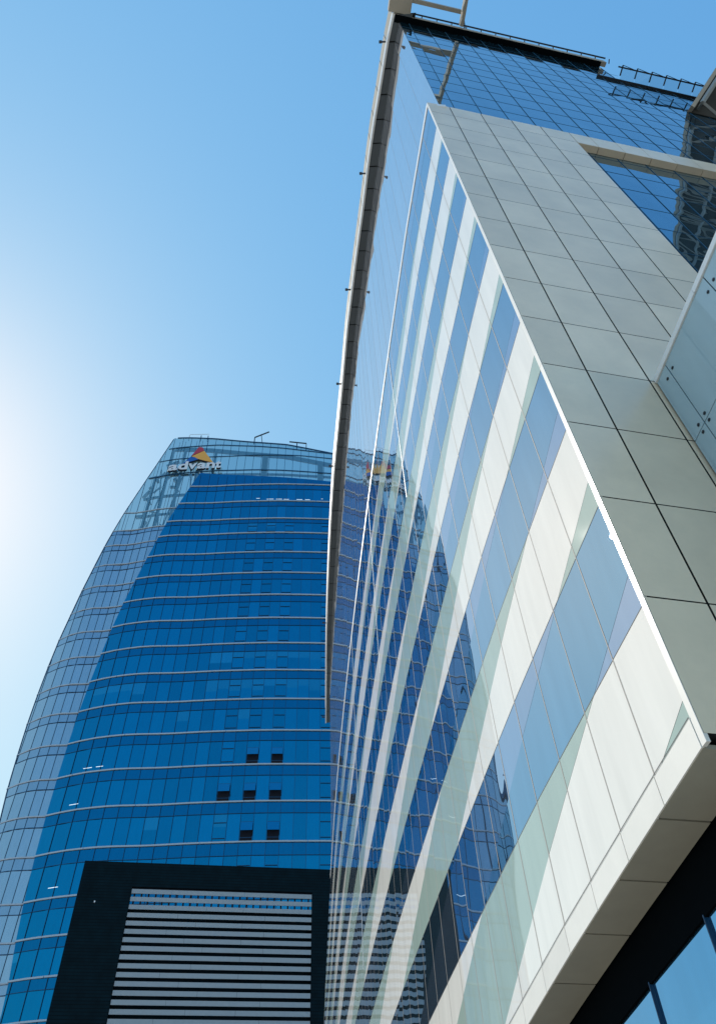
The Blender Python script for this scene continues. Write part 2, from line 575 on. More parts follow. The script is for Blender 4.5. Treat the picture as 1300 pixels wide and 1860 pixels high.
US = [0.0, 0.88, 2.16, 3.44, 4.66, 5.87]
cl = MB()
for i in range(5):
    for k in range(15):
        u0, u1 = US[i] + (0.017 if i else 0.0), US[i + 1] - (0.017 if i < 4 else 0)
        z0, z1 = ZJ[k] + 0.012, ZJ[k + 1] - 0.012
        off = tuple(-sn * 0.06)
        cl.prism([S(u0, z0), S(u1, z0), S(u1, z1), S(u0, z1)], off, 0, 1)
cl.build('end_wall_cladding', [M['clad'], M['gap']], ob)
bk = MB()
bk.prism([S(0.05, 4.53, .065), S(5.83, 4.53, .065), S(5.83, 33.0, .065), S(0.05, 33.0, .065)], tuple(-sn * 0.36))
bk.build('end_wall_backing', M['gap'], ob)
rv = MB()
for k in range(15):
    rv.prism([S(5.845, ZJ[k] + .008, .063), S(5.87, ZJ[k] + .008, .063), S(5.87, ZJ[k + 1] - .008, .063), S(5.845, ZJ[k + 1] - .008, .063)], tuple(-sn * 0.40))
rv.build('end_wall_return', M['clad'], ob)
bm_ = MB(); bj = MB()
us = [5.89] + [6.78 + 1.12 * i for i in range(14)]
for i in range(len(us) - 1):
    u0, u1 = us[i] + 0.012, us[i + 1] - 0.012
    bm_.prism([S(u0, 31.58), S(u1, 31.58), S(u1, 33.03), S(u0, 33.03)], tuple(-sn * 0.27))
bm_.build('crossing_beam', M['clad'], ob)
bj.prism([S(5.88, 31.62, .03), S(21, 31.62, .03), S(21, 32.98, .03), S(5.88, 32.98, .03)], tuple(-sn * 0.22))
bj.build('crossing_beam_core', M['gap'], ob)

# side glazing (one plane behind the grey wall), from the ground to the roof
BK = 0.46
ZR = 58.5
UC = (Vector((4.30, 7.82, 0)) - Cv).dot(sd)
sgs, sj = {}, MB()
uu = [UC] + [1.55 + 1.22 * i for i in range(20)]
zz = [33.1 + 1.94 * i for i in range(13)] + [ZR - 0.05]
zz = [33.1 - 1.94 * i for i in range(15, 0, -1)] + zz
BK0 = BK
for i in range(len(uu) - 1):
    for k in range(len(zz) - 1):
        BK = .28 if zz[k + 1] < 33.2 else BK0
        sg = sgs.setdefault(k, MB())
        if zz[k + 1] > 54.0 and uu[i + 1] > 15.6:
            if zz[k] < 53.9 and uu[i] < 25:
                sg.poly([S(uu[i] + .008, zz[k] + .008, BK), S(uu[i + 1] - .008, zz[k] + .008, BK), S(uu[i + 1] - .008, 53.9, BK), S(uu[i] + .008, 53.9, BK)])
            continue
        sg.poly([S(uu[i] + .008, zz[k] + .008, BK), S(uu[i + 1] - .008, zz[k] + .008, BK), S(uu[i + 1] - .008, zz[k + 1] - .008, BK), S(uu[i] + .008, zz[k + 1] - .008, BK)])
for k in sorted(sgs):
    if sgs[k].f:
        sgs[k].build('side_window_panes', M['glass_side'], ob)
BK = BK0
for u in uu[1:]:
    sj.bar(S(u, zz[0], .274), S(u, 32.6, .274), 0.02, 0.02, up=tuple(sn))
    sj.bar(S(u, 33.0, BK - .006), S(u, 53.9 if u > 15.6 else ZR - .06, BK - .006), 0.02, 0.02, up=tuple(sn))
for z in zz[1:-1]:
    bq = .277 if z < 33 else BK - .003
    sj.bar(S(UC, z, bq), S(15.6 if z > 53.9 else 24, z, bq), 0.010, 0.014, up=(0, 0, 1))
sj.build('side_glazing_joints', M['side_joint'], ob)

# upper front glazing (set back a little above the bright edge)
UP = [(4.30, 7.82), (4.06, 8.76), (0.49, 29.65), (-0.08, 33.7), (-0.66, 38.0), (-1.13, 41.75)]


def ux(y):
    if y <= 8.76:
        return 4.30 + (4.06 - 4.30) * (y - 7.82) / 0.94
    if y >= 41.75:
        return fx(y) + 0.06
    # smooth through the measured points
    for (x0, y0), (x1, y1) in zip(UP[1:-1], UP[2:]):
        if y0 <= y <= y1:
            t = (y - y0) / (y1 - y0)
            lin = x0 + (x1 - x0) * t
            if y1 < 30:
                lin -= 0.22 * 4 * t * (1 - t) * 0.25
            return lin
    return fx(y) + 0.06


uy = [7.82] + [9.05 + 1.40 * i for i in range(47)]
ugs, uj = {}, MB()
ulv = [33.0 + 1.96 * i for i in range(13)] + [ZR]
for c in range(len(uy) - 1):
    y0, y1 = uy[c], uy[c + 1]
    for k in range(len(ulv) - 1):
        kk = math.tan(TILT) * max(0.15, 1 - max(0, (y0 - 22)) / 40) * (y1 - y0)
        z0, z1 = ulv[k], ulv[k + 1]
        ugs.setdefault(k, MB()).poly([(ux(y0), y0 + .004, z0 + .004), (ux(y0), y0 + .004, z1 - .004), (ux(y1) - kk, y1 - .004, z1 - .004), (ux(y1) - kk, y1 - .004, z0 + .004)])
    if c:
        n = Vector((-1, -.15, 0)).normalized()
        uj.bar((ux(y0) - .004, y0, 33.0), (ux(y0) - .004, y0, ZR - .02), 0.007, 0.008, up=tuple(n))
for k in sorted(ugs):
    ugs[k].build('upper_window_panes', M['glass_upper'], ob)
uj.build('upper_front_joints', M['joint'], ob)

# roof: overhanging fascia and soffit along the curved front
RO = [(3.95, 7.32), (3.65, 8.45), (3.37, 9.66), (3.07, 11.33), (2.73, 12.8), (2.48, 14.03), (2.18, 15.66), (1.86, 17.54), (1.66, 18.93),
      (0.72, 24.3), (-0.14, 29.62), (-0.55, 32.8), (-0.87, 35.33), (-1.45, 39.54), (-2.1, 44.21), (-2.68, 49.32), (-3.24, 54.9), (-3.81, 61.01), (-4.38, 67.81), (-4.70, 72.0), (-5.72, 86.5)]


def rx(y):
    if y < RO[0][1]:
        return RO[0][0] + (RO[0][1] - y) * 0.27
    for (x0, y0), (x1, y1) in zip(RO[:-1], RO[1:]):
        if y0 <= y <= y1:
            return x0 + (x1 - x0) * (y - y0) / (y1 - y0)
    return RO[-1][0]


fs, sf, wl = MB(), MB(), MB()
yq = [7.40]
while yq[-1] < 85:
    yq.append(yq[-1] + (1.55 if yq[-1] < 40 else 2.6))
for a, b3 in zip(yq[:-1], yq[1:]):
    a2, b4 = a + 0.045, b3 - 0.045
    lean = 0.06
    # leaning outer fascia
    fs.prism([(rx(a2) - .01, a2, ZR + .66), (rx(b4) - .01, b4, ZR + .66), (rx(b4) - lean, b4, ZR + 3.0), (rx(a2) - lean, a2, ZR + 3.0)], (0.06, 0, 0))
    # white nosing line
    wl.prism([(rx(a) - .04, a, ZR - .12), (rx(b3) - .04, b3, ZR - .12), (rx(b3) - .04, b3, ZR + .64), (rx(a) - .04, a, ZR + .64)], (0.14, 0, 0))
    # soffit panels
    sf.prism([(rx(a2) + .10, a2, ZR - .06), (rx(b4) + .10, b4, ZR - .06), (rx(b4) + 1.3, b4, ZR - .06), (rx(a2) + 1.3, a2, ZR - .06)], (0, 0, 0.05))
fs.build('roof_fascia', M['fascia'], ob)
rs_ = MB()
for a, b3 in zip(yq[:-1], yq[1:]):
    rs_.poly([(rx(a) + .07, a, ZR + .02), (rx(b3) + .07, b3, ZR + .02), (rx(b3) + 1.5, b3, ZR + .02), (rx(a) + 1.5, a, ZR + .02)])
rs_.build('roof_underlay', M['gap'], ob)
wl.build('roof_nosing', M['edge'], ob)
sf.build('roof_soffit', M['roof_soffit'], ob)

# roof edge along the end wall: fascia, dark soffit
ef, es = MB(), MB()
e0 = Vector((4.00, 7.36, 0)); e1 = Vector((18.4, 10.80, 0))
ed = (e1 - e0).normalized(); L_ = (e1 - e0).length
nseg = 11
for i in range(nseg):
    a = e0 + ed * (L_ * i / nseg + .012); b4 = e0 + ed * (L_ * (i + 1) / nseg - .012)
    ef.prism([(a.x, a.y, ZR - .05), (b4.x, b4.y, ZR - .05), (b4.x, b4.y, ZR + .62), (a.x, a.y, ZR + .62)], (-sn.x * .30, -sn.y * .30, 0))
ef.build('end_roof_fascia', M['fascia'], ob)
a = e0 + ed * .1 - sn * .02; b4 = e0 + ed * (L_ - .4) - sn * .02
es.prism([(a.x, a.y, ZR - .12), (b4.x, b4.y, ZR - .12), (b4.x - sn.x * .45, b4.y - sn.y * .45, ZR - .12), (a.x - sn.x * .45, a.y - sn.y * .45, ZR - .12)], (0, 0, .06))
es.build('end_roof_soffit', M['black'], ob)

# rail along that edge
rl = MB()
for i in range(15):
    p = e0 + ed * (0.9 + i * 1.02)
    m = MB()
    m.bar((p.x - sn.x * .1, p.y - sn.y * .1, ZR + .56), (p.x + sn.x * .12, p.y + sn.y * .12, ZR + .80), .06, .06)
    m.build('rail_post', M['steel_dark'], ob)
p = e0 + ed * 1.3 + sn * .12; q = e0 + ed * 14.9 + sn * .12
rl.bar((p.x, p.y, ZR + .82), (q.x, q.y, ZR + .82), .09, .09)
rl.build('roof_rail', M['steel_dark'], ob)
# narrow glass sunshade carried on brackets, beyond the fascia
gs, gp = MB(), MB()
for i in range(8):
    u0, u1 = 14.9 + 1.0 * i, 14.9 + 1.0 * (i + 1)
    gs.poly([S(u0 + .02, 54.02, BK - .05), S(u1 - .02, 54.02, BK - .05), S(u1 - .02, 54.10, -.28), S(u0 + .02, 54.10, -.28)])
    m = MB()
    m.bar(S(u0, 54.12, BK - .30), S(u0, 54.24, -.42), .07, .07)
    m.build('sunshade_bracket', M['steel_dark'], ob)
    m = MB()
    m.bar(S(u0, 54.24, -.42), S(u0 + .95, 54.14, -.30), .035, .035)
    m.build('sunshade_brace', M['steel_dark'], ob)
gs.build('sunshade_panes', M['screen_glass'], ob)
gp.bar(S(13.4, 53.95, BK - .06), S(23, 53.95, BK - .06), .14, .12)
gp.bar(S(14.6, 54.14, -.30), S(23, 54.14, -.30), .08, .08)
gp.build('sunshade_frame', M['steel_dark'], ob)

# cantilevered frame over the roof corner
fd = Vector((0.16, -0.987, 0))
fr = MB()
fr.prism([(3.63, 7.25, ZR), (5.06, 7.52, ZR), (5.06 + .16 * 6, 7.52 - .987 * 6, ZR), (3.63 + .16 * 6, 7.25 - .987 * 6, ZR)], (0, 0, .9))
fr.build('cantilever_frame_beam', M['fascia'], ob)
fr = MB()
fr.prism([(8.36, 8.30, ZR + .05), (8.56, 8.34, ZR + .05), (8.56 + .16 * 6, 8.34 - .987 * 6, ZR + .05), (8.36 + .16 * 6, 8.30 - .987 * 6, ZR + .05)], (0, 0, .8))
fr.build('cantilever_frame_beam', M['fascia'], ob)
fr = MB()
fr.prism([(5.09, 6.85, ZR + .12), (8.36, 7.63, ZR + .12), (8.40, 7.40, ZR + .12), (5.13, 6.62, ZR + .12)], (0, 0, .5))
fr.build('cantilever_frame_beam', M['fascia'], ob)
fr = MB()
fr.prism([(5.60, 3.95, ZR + .12), (8.90, 4.73, ZR + .12), (8.94, 4.45, ZR + .12), (5.64, 3.67, ZR + .12)], (0, 0, .5))
fr.build('cantilever_frame_beam', M['fascia'], ob)

# small floodlights sticking out from the roof fascia
for (x, y) in ((2.87, 9.05), (1.35, 17.4), (-0.10, 26.4), (-1.22, 35.2), (-2.74, 44.3), (-4.6, 67.0), (-5.92, 85.6)):
    f = MB()
    f.bar((rx(y) + .05, y, ZR + .75), (rx(y) - .42, y, ZR + .80), .10, .10)
    f.bar((rx(y) - .30, y, ZR + .80), (rx(y) - .48, y, ZR + .84), .17, .15)
    f.build('floodlight', M['steel_dark'], ob)
f = MB()
p = e0 + ed * 4.9
f.bar((p.x, p.y, ZR + .9), (p.x + .1, p.y - .5, ZR + 2.5), .09, .09)
f.bar((p.x + .05, p.y - .5, ZR + 2.3), (p.x + .15, p.y - .6, ZR + 2.9), .22, .22)
f.build('floodlight', M['steel_dark'], ob)

# underside: grey soffit panels, black recess, ground floor glazing
so = MB()
yb = [7.26, 8.60, 9.98, 11.42, 13.0, 14.7, 16.4, 18.1]
while yb[-1] < 96:
    yb.append(yb[-1] + 1.75)
for a, b5 in zip(yb[:-1], yb[1:]):
    a2, b6 = a + .018, b5 - .018
    so.prism([(fx(a2) + .0, a2, zfoot(a2) - .025), (fx(b6) + .0, b6, zfoot(b6) - .025), (fx(b6) + .66, b6 + .15, zfoot(b6) - .025), (fx(a2) + .66, a2 + .15, zfoot(a2) - .025)], (0, 0, .05))
for i in range(8):
    u0, u1 = .72 + i * 1.3 + .011, .72 + (i + 1) * 1.3 - .011
    so.prism([S(u0, 4.485), S(u1, 4.485), S(u1, 4.485, .7), S(u0, 4.485, .7)], (0, 0, .05))
so.build('underside_panels', M['soffit'], ob)
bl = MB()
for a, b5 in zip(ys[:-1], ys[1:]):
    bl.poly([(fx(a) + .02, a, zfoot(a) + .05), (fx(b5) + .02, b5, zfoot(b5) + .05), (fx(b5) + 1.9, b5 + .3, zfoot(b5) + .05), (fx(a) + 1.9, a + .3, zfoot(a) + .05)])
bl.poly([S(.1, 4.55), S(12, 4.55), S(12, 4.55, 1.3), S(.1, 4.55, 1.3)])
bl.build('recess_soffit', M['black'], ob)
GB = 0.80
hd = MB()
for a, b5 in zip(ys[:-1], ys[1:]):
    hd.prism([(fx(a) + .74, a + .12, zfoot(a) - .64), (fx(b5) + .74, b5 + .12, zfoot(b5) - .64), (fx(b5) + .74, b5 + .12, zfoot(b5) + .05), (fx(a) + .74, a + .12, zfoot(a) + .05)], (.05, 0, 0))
hd.build('added_recess_header', M['black'], ob)  # black header added to cover the soffit's reflection in the glazing
gg, gm = MB(), MB()
yg = [7.9 + 1.84 * i for i in range(49)]
for a, b5 in zip(yg[:-1], yg[1:]):
    gg.poly([(fx(a) + GB, a + .01, -EYE), (fx(a) + GB, a + .01, zfoot(a) + .04), (fx(b5) + GB, b5 - .01, zfoot(b5) + .04), (fx(b5) + GB, b5 - .01, -EYE)])
    gm.bar((fx(a) + GB - .02, a, -EYE), (fx(a) + GB - .02, a, zfoot(a) - .60), .03, .05, up=(1, 0, 0))
gg.build('ground_floor_glazing', M['glass_base'], ob)
gm.build('ground_floor_mullions', M['mullion_dark'], ob)
# inner mass, roof slab and far end
co = MB()
foot = [(5.4, 9.2)] + [(fx(y) + 1.5, y) for y in (12, 20, 30, 40, 50, 60, 70)] + [(16, 74), (27, 14.3)]
co.prism([(x, y, -EYE) for x, y in foot], (0, 0, 53 + EYE))
foot2 = [(4.6, 8.05)] + [(ux(y) + .3, y) for y in (9, 12, 20, 30, 40, 50, 60, 72)] + [(14, 74), (17, 11.2)]
co.prism([(x, y, ZR) for x, y in foot2], (0, 0, .5))
co.prism([(x, y, 33.05) for x, y in [(fx(y) + .02, y) for y in (7.3, 20, 40, 60, 72)] + [(14, 73), (9, 9.0)]], (0, 0, -.1))
co.build('inner_mass', M['core'], ob)

# ================================================================== glass clad spur wall at the right edge
gw = thing('glass_clad_wall', 'wall of pale blue bolted glass sheets standing out from grey panelled end wall', 'wall', (5.76, 7.65, 0))
J = Vector((5.753, 7.687, 0)) + Vector((0.16, -0.987, 0)) * 0.03
wf = Vector((0.16, -0.987, 0)).normalized()
wn_ = Vector((-0.987, -0.16, 0)).normalized()


def W(s, z, out=0.0):
    p = J + wf * s + wn_ * out
    return (p.x, p.y, z)


pn = MB()
ss = [0.0, 0.40, 2.10, 3.80, 5.50, 7.20]
zs = [-EYE, .6, 2.55, 4.5, 6.45, 8.45, 10.40, 12.33]
for i in range(5):
    for k in range(7):
        pn.prism([W(ss[i] + .011, zs[k] + .011), W(ss[i + 1] - .011, zs[k] + .011), W(ss[i + 1] - .011, zs[k + 1] - .011), W(ss[i] + .011, zs[k + 1] - .011)], tuple(-wn_ * .02))
pn.build('glass_sheet', M['spur'], gw)
cp = MB()
for i in range(4):
    cp.prism([W(1.8 * i + .004, 12.335, .03), W(1.8 * (i + 1) - .004, 12.335, .03), W(1.8 * (i + 1) - .004, 12.47, .03), W(1.8 * i + .004, 12.47, .03)], tuple(-wn_ * .5))
cp.build('coping', M['edge'], gw)
bw = MB()
bw.prism([W(0.01, -EYE, -.05), W(7.19, -EYE, -.05), W(7.19, 12.33, -.05), W(0.01, 12.33, -.05)], tuple(-wn_ * .4))
bw.build('wall_core', M['black'], gw)


def bolt(s, z):
    m = MB()
    n = 12
    r = .032
    ring = [W(s + r * math.cos(2 * math.pi * i / n), z + r * math.sin(2 * math.pi * i / n), .014) for i in range(n)]
    m.prism(ring, tuple(-wn_ * .02))
    r = .016
    ring = [W(s + r * math.cos(2 * math.pi * i / n), z + r * math.sin(2 * math.pi * i / n), .022) for i in range(n)]
    m.prism(ring, tuple(-wn_ * .012))
    return m.build('bolt', M['steel_dark'], gw)


for s_, z_ in ((.27, 12.03), (.50, 12.03), (.27, 10.52), (.51, 10.51), (.27, 10.31), (.51, 10.31), (1.99, 11.96), (2.21, 11.96), (1.99, 10.5), (2.21, 10.5), (1.99, 10.3), (2.21, 10.3)):
    bolt(s_, z_)

# ================================================================== sloping canopy at the upper right
cn = thing('sloping_canopy', 'dark brown sloping canopy with pale steel truss against the blue end glazing', 'canopy', (20.3, 11.6, 0))
P0 = Vector((20.33, 11.62, 47.94)); vd = Vector((2.464, -1.479, 3.204)).normalized()
rd = (sd + Vector((0, 0, -0.05))).normalized()
nd = vd.cross(rd).normalized()
if nd.z < 0:
    nd = -nd
ck = MB()
A0 = P0 + vd * .05
ck.prism([tuple(A0), tuple(A0 + vd * 40), tuple(A0 + vd * 40 + rd * 12), tuple(A0 + rd * 12)], tuple(nd * .35))
ck.build('deck', M['canopy'], cn)
tr = MB()
rnd = random.Random(3)
for i in range(4):
    o = rd * (.35 + 1.9 * i) - nd * .55
    tr.bar(tuple(P0 + vd * .3 + o), tuple(P0 + vd * 39 + o), .2, .2)
    k = .4
    while k < 38:
        st_ = rnd.uniform(1.6, 3.4)
        a = P0 + vd * k + rd * (.35 + 1.9 * i) - nd * .55
        if i < 3:
            bb = P0 + vd * (k + rnd.choice((0, st_, -st_ * .6))) + rd * (.35 + 1.9 * (i + 1)) - nd * rnd.choice((.55, 1.1))
            tr.bar(tuple(a), tuple(bb), rnd.uniform(.1, .2), .15)
        tr.bar(tuple(a), tuple(a + nd * .5), .12, .12)
        k += st_
tr.build('truss', M['truss'], cn)
eb = MB()
eb.bar(tuple(P0 + vd * .1 - nd * .1), tuple(P0 + vd * 40 - nd * .1), .22, .5, up=tuple(nd))
eb.build('edge_beam', M['fascia'], cn)

# ================================================================== TOWER (left)
tw = thing('glass_tower', 'tall blue glass tower with bowed front, sail shaped side and pale floor lines', 'building', (-75, 237, 0))
SC = 250.0
RHO = [(-30, .82), (-28, .868), (-27.3, .884), (-26.25, .898), (-25.7, .9035), (-24.7, .9035), (-24.1, .9185), (-23.4, .929), (-22.3, .938), (-21.2, .949), (-20, .957), (-18.3, .9645), (-17, .970), (-15.7, .977), (-14.2, .984), (-12.5, .990), (-10.5, .9955), (-9, .999), (-6, 1.001), (-3.5, 1.0), (0, .995), (4, .98)]
PRHO = [(-30, .80), (-28, .867), (-27.5, .8795), (-26.95, .888), (-26.25, .897), (-25.74, .9035), (-24.6, .905), (-23.5, .919), (-22.5, .930), (-21.3, .938), (-20.6, .943), (-18.3, .9565), (-15.7, .969), (-12.5, .983), (-9, .992), (-6, .994), (-3, .993), (0, .988), (4, .973)]
ZB = [1.2834, 1.2684, 1.2128, 1.158, 1.115, 1.06, 1.0043, .9484, .893, .8367, .7802, .7239, .6667, .6097, .5525, .4946, .4337, .387, .3415, .296, .25, .205, .16, .115, .07, .02]


def interp(tab, x):
    if x <= tab[0][0]:
        return tab[0][1]
    for (a, fa), (b, fb) in zip(tab[:-1], tab[1:]):
        if a <= x <= b:
            return fa + (fb - fa) * (x - a) / (b - a)
    return tab[-1][1]


def smooth(tab, x, h=1.3):
    return sum(interp(tab, x + d * h) * w for d, w in ((-1, .1), (-.5, .2), (0, .4), (.5, .2), (1, .1)))


def T(az, zu, out=0.0, tab=RHO):
    d = SC / smooth(tab, az) - out
    return (math.sin(rad(az)) * d, math.cos(rad(az)) * d, SC * zu)


BLE = [(.02, -23.0), (.3415, -24.02), (.387, -24.28), (.4337, -24.48), (.4946, -24.62), (.5525, -24.68), (.6097, -24.67), (.6667, -24.62), (.7239, -24.5), (.7802, -24.32), (.8367, -24.07), (.893, -23.77), (.9484, -23.38), (1.0043, -22.84), (1.06, -22.29), (1.115, -21.71), (1.158, -21.22), (1.2128, -20.43), (1.2684, -19.6), (1.3, -19.12), (1.33, -18.6)]
PLE = [(.02, -26.3), (.25, -26.9), (.4946, -27.35), (.5525, -27.6), (.6097, -27.83), (.6667, -27.94), (.7239, -28.01), (.7802, -28.0), (.8367, -27.93), (.893, -27.8), (.9484, -27.55), (1.0043, -27.29), (1.06, -26.95), (1.115, -26.6), (1.158, -26.25), (1.2128, -25.74), (1.27, -25.11), (1.326, -24.49), (1.383, -23.79), (1.427, -23.25), (1.469, -22.71), (1.5, -22.3)]
R_END = 2.0
cols = [-30 + .0 + 1.03 * i for i in range(33)]
cols = [c - 0.04 for c in cols]
COLS = [-12.5 + 1.03 * i for i in range(-12, 15)]


def btop(az):                                # curved top of the blue shell
    return interp([(-19.3, 1.318), (-16, 1.308), (-12.42, 1.2995), (-7.8, 1.291), (-3.24, 1.2825), (4, 1.27)], az)


tm = MB()
for k in range(len(ZB) - 1):
    zt, zb = ZB[k], ZB[k + 1]
    tg, ts = MB(), MB()
    for i in range(len(COLS) - 1):
        a0, a1 = COLS[i], COLS[i + 1]
        if a0 > R_END:
            continue

        def cell(za, zc, mb, mi=0):
            # clip to the leaning left edge
            poly = [(a0, zc), (a1, zc), (a1, za), (a0, za)]
            poly = clip(poly, lambda q: q[0] - interp(BLE, q[1]), 1)
            if k == 0:
                poly = clip(poly, lambda q: btop(q[0]) - q[1], 1)
            if len(poly) >= 3:
                mb.poly([T(q[0], q[1], 0) for q in poly], mi)
        h = zt - zb
        if k == 0:
            cell(1.33, zb, ts)
        else:
            cell(zt, zt - .30 * h, ts)
            bl_ = (k in (9, 10) and 10 <= i <= 22) or (k == 10 and 1 <= i <= 4) or random.random() < .015
            zc_ = zt - h * random.choice((.55, .62, .70))
            if bl_:
                cell(zt - .30 * h, zc_, tg, 1)
                cell(zc_, zb, tg)
            else:
                cell(zt - .30 * h, zb, tg)
    if tg.f:
        tg.build('window_panes', [M['tower_glass'], M['tower_blind']], tw)
    ts.build('spandrel_panes', M['tower_spandrel'], tw)
# mullions
for i in range(len(COLS)):
    a = COLS[i]
    if a > R_END:
        continue
    zlo, zhi = None, None
    for s in range(0, 131):
        z = .02 + s * .01
        if a > interp(BLE, z) + .02 and z < btop(a):
            if zlo is None:
                zlo = z
            zhi = z
    if zlo is None or zhi - zlo < .05:
        continue
    p0 = T(a, zlo, .15); p1 = T(a, zhi, .15)
    tm.bar(p0, p1, .12, .3, up=(math.sin(rad(a)), math.cos(rad(a)), 0))
for k in range(1, len(ZB) - 1):
    z = ZB[k] - .30 * (ZB[k] - ZB[k + 1])
    lo = interp(BLE, z)
    n = 22
    pts = [lo + (R_END - lo) * i / n for i in range(n + 1)]
    for a, c in zip(pts[:-1], pts[1:]):
        tm.bar(T(a, z, .12), T(c, z, .12), .18, .16)
# sash frames in every other column at the right
for k in range(3, 16):
    h = ZB[k] - ZB[k + 1]
    for ci in (12, 14, 16, 20):
        a0, a1 = COLS[ci] + .05, COLS[ci + 1] - .05
        for fz in (.52, .90):
            z = ZB[k] - fz * h
            tm.bar(T(a0, z, .12), T(a1, z, .12), .2, .2)
tm.build('mullions', M['mullion_dark'], tw)
# floor bands, one part per storey
for k in range(1, len(ZB) - 1):
    z = ZB[k]
    lo = interp(BLE, z) - .04
    n = 26
    m = MB()
    pts = [lo + (R_END - lo) * i / n for i in range(n + 1)]
    for i, (a, c) in enumerate(zip(pts[:-1], pts[1:])):
        g_ = .03 if (i + k * 3) % 8 == 0 else 0
        m.prism([T(a + g_, z - .0010, .45), T(c, z - .0010, .45), T(c, z + .0010, .45), T(a + g_, z + .0010, .45)], tuple(Vector(T(a, z, -.3)) - Vector(T(a, z, .7))))
    m.build('floor_band', M['band'], tw)
# grey-blue sail at the left, from the ground to the crown
pm = MB()
ZP = [1.326] + ZB[2:]
PC = [-29.18 + 0.66 * i for i in range(20)]
CR_BOT = 1.158
for k in range(len(ZP) - 1):
    zt, zb = ZP[k], ZP[k + 1]
    if zt > 1.16:
        continue
    h = zt - zb
    pg, ps = MB(), MB()
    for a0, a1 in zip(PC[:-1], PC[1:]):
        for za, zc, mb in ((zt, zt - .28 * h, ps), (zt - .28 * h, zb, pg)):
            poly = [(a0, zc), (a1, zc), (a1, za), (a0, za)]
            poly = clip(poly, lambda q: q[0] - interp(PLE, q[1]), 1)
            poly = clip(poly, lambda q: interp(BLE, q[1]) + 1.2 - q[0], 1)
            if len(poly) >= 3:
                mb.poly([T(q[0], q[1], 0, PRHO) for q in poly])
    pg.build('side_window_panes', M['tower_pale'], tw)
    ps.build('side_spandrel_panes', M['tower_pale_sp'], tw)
for k in range(1, len(ZP)):
    z = ZP[k]
    lo, hi = interp(PLE, z) - .06, interp(BLE, z) + 1.0
    m = MB()
    n = 6
    pts = [lo + (hi - lo) * i / n for i in range(n + 1)]
    for a, c in zip(pts[:-1], pts[1:]):
        m.prism([T(a, z - .0009, .4, PRHO), T(c, z - .0009, .4, PRHO), T(c, z + .0009, .4, PRHO), T(a, z + .0009, .4, PRHO)], tuple(Vector(T(a, z, -.3, PRHO)) - Vector(T(a, z, .5, PRHO))))
    m.build('floor_band', M['band'], tw)
    if k < len(ZP) - 1:
        z2 = z - .28 * (z - ZP[k + 1])
        if z < 1.16:
            lo = interp(PLE, z2)
            hi = interp(BLE, z2) + 1
            for q_ in range(6):
                pm.bar(T(lo + (hi - lo) * q_ / 6, z2, .12, PRHO), T(lo + (hi - lo) * (q_ + 1) / 6, z2, .12, PRHO), .18, .18)
for a in PC:
    zlo, zhi = None, None
    for s in range(0, 145):
        z = .02 + s * .01
        if a > interp(PLE, z) + .03 and a < interp(BLE, min(z, 1.32)) + .8 and z < 1.46:
            if zlo is None:
                zlo = z
            zhi = z
    if zlo is not None and zhi - zlo > .05:
        pm.bar(T(a, zlo, .1, PRHO), T(a, zhi, .1, PRHO), .13, .2, up=(math.sin(rad(a)), math.cos(rad(a)), 0))
# left edge line
for s in range(60):
    z0, z1 = .02 + s * .0241, .02 + (s + 1) * .0241
    pm.bar(T(interp(PLE, z0), z0, .1, PRHO), T(interp(PLE, z1), z1, .1, PRHO), .3, .3, up=(0, 1, 0))
pm.build('grey_blue_mullions', M['mullion_dark'], tw)

# transparent crown
CT = [(-24, 1.49), (-22.65, 1.469), (-20.65, 1.464), (-17.7, 1.455), (-12.9, 1.434), (-8.7, 1.422), (-2.95, 1.393), (3, 1.36)]
cg, cm, cs = MB(), MB(), MB()
CC = [-26.5 + .98 * i for i in range(30)]
for a0, a1 in zip(CC[:-1], CC[1:]):
    lv = [1.10, 1.158, 1.2128, 1.27, 1.326, 1.37, 1.41, 1.6]
    for zb, zt in zip(lv[:-1], lv[1:]):
        poly = [(a0, zb), (a1, zb), (a1, zt), (a0, zt)]
        poly = clip(poly, lambda q: interp(CT, q[0]) - q[1], 1)
        if not poly:
            continue
        poly = clip(poly, lambda q: q[0] - interp(PLE, q[1]), 1) if poly else poly
        # stays above the blue shell, and above the sail glass at the left
        poly = clip(poly, lambda q: q[1] - (1.158 if q[0] < -19.3 else 1.265), 1) if poly else poly
        if len(poly) >= 3:
            cg.poly([T(q[0], q[1], 0, PRHO) for q in poly])
cg.build('crown_glass', M['crown'], tw)


def crown_line(f, w, hgt, a0=-25.0, a1=2.0, out=.2):
    n = 40
    for i in range(n):
        x0, x1 = a0 + (a1 - a0) * i / n, a0 + (a1 - a0) * (i + 1) / n
        z0, z1 = f(x0), f(x1)
        if x0 < interp(PLE, z0):
            continue
        cm.bar(T(x0, z0, out, PRHO), T(x1, z1, out, PRHO), w, hgt)


crown_line(lambda a: interp(CT, a), .5, .6)
crown_line(lambda a: interp([(-24, 1.427), (-17.2, 1.430), (-11.8, 1.416), (-7, 1.402), (3, 1.375)], a), .4, .5)
crown_line(lambda a: interp([(-24.5, 1.383), (-17.6, 1.385), (-11.7, 1.384), (-7, 1.381), (3, 1.36)], a), .35, .45)
crown_line(lambda a: interp([(-25, 1.326), (-16.8, 1.333), (-11.8, 1.329), (-6.8, 1.323), (3, 1.31)], a), .4, .55)
for a in CC:
    zt = interp(CT, a)
    zl = 1.30 if a > -19.3 else 1.158
    while a < interp(PLE, zt) and zt > zl:
        zt -= .01
    if zt - zl > .03:
        cm.bar(T(a, zl, .1, PRHO), T(a, zt, .1, PRHO), .2, .25, up=(math.sin(rad(a)), math.cos(rad(a)), 0))
cm.build('crown_mullions', M['mullion_dark'], tw)
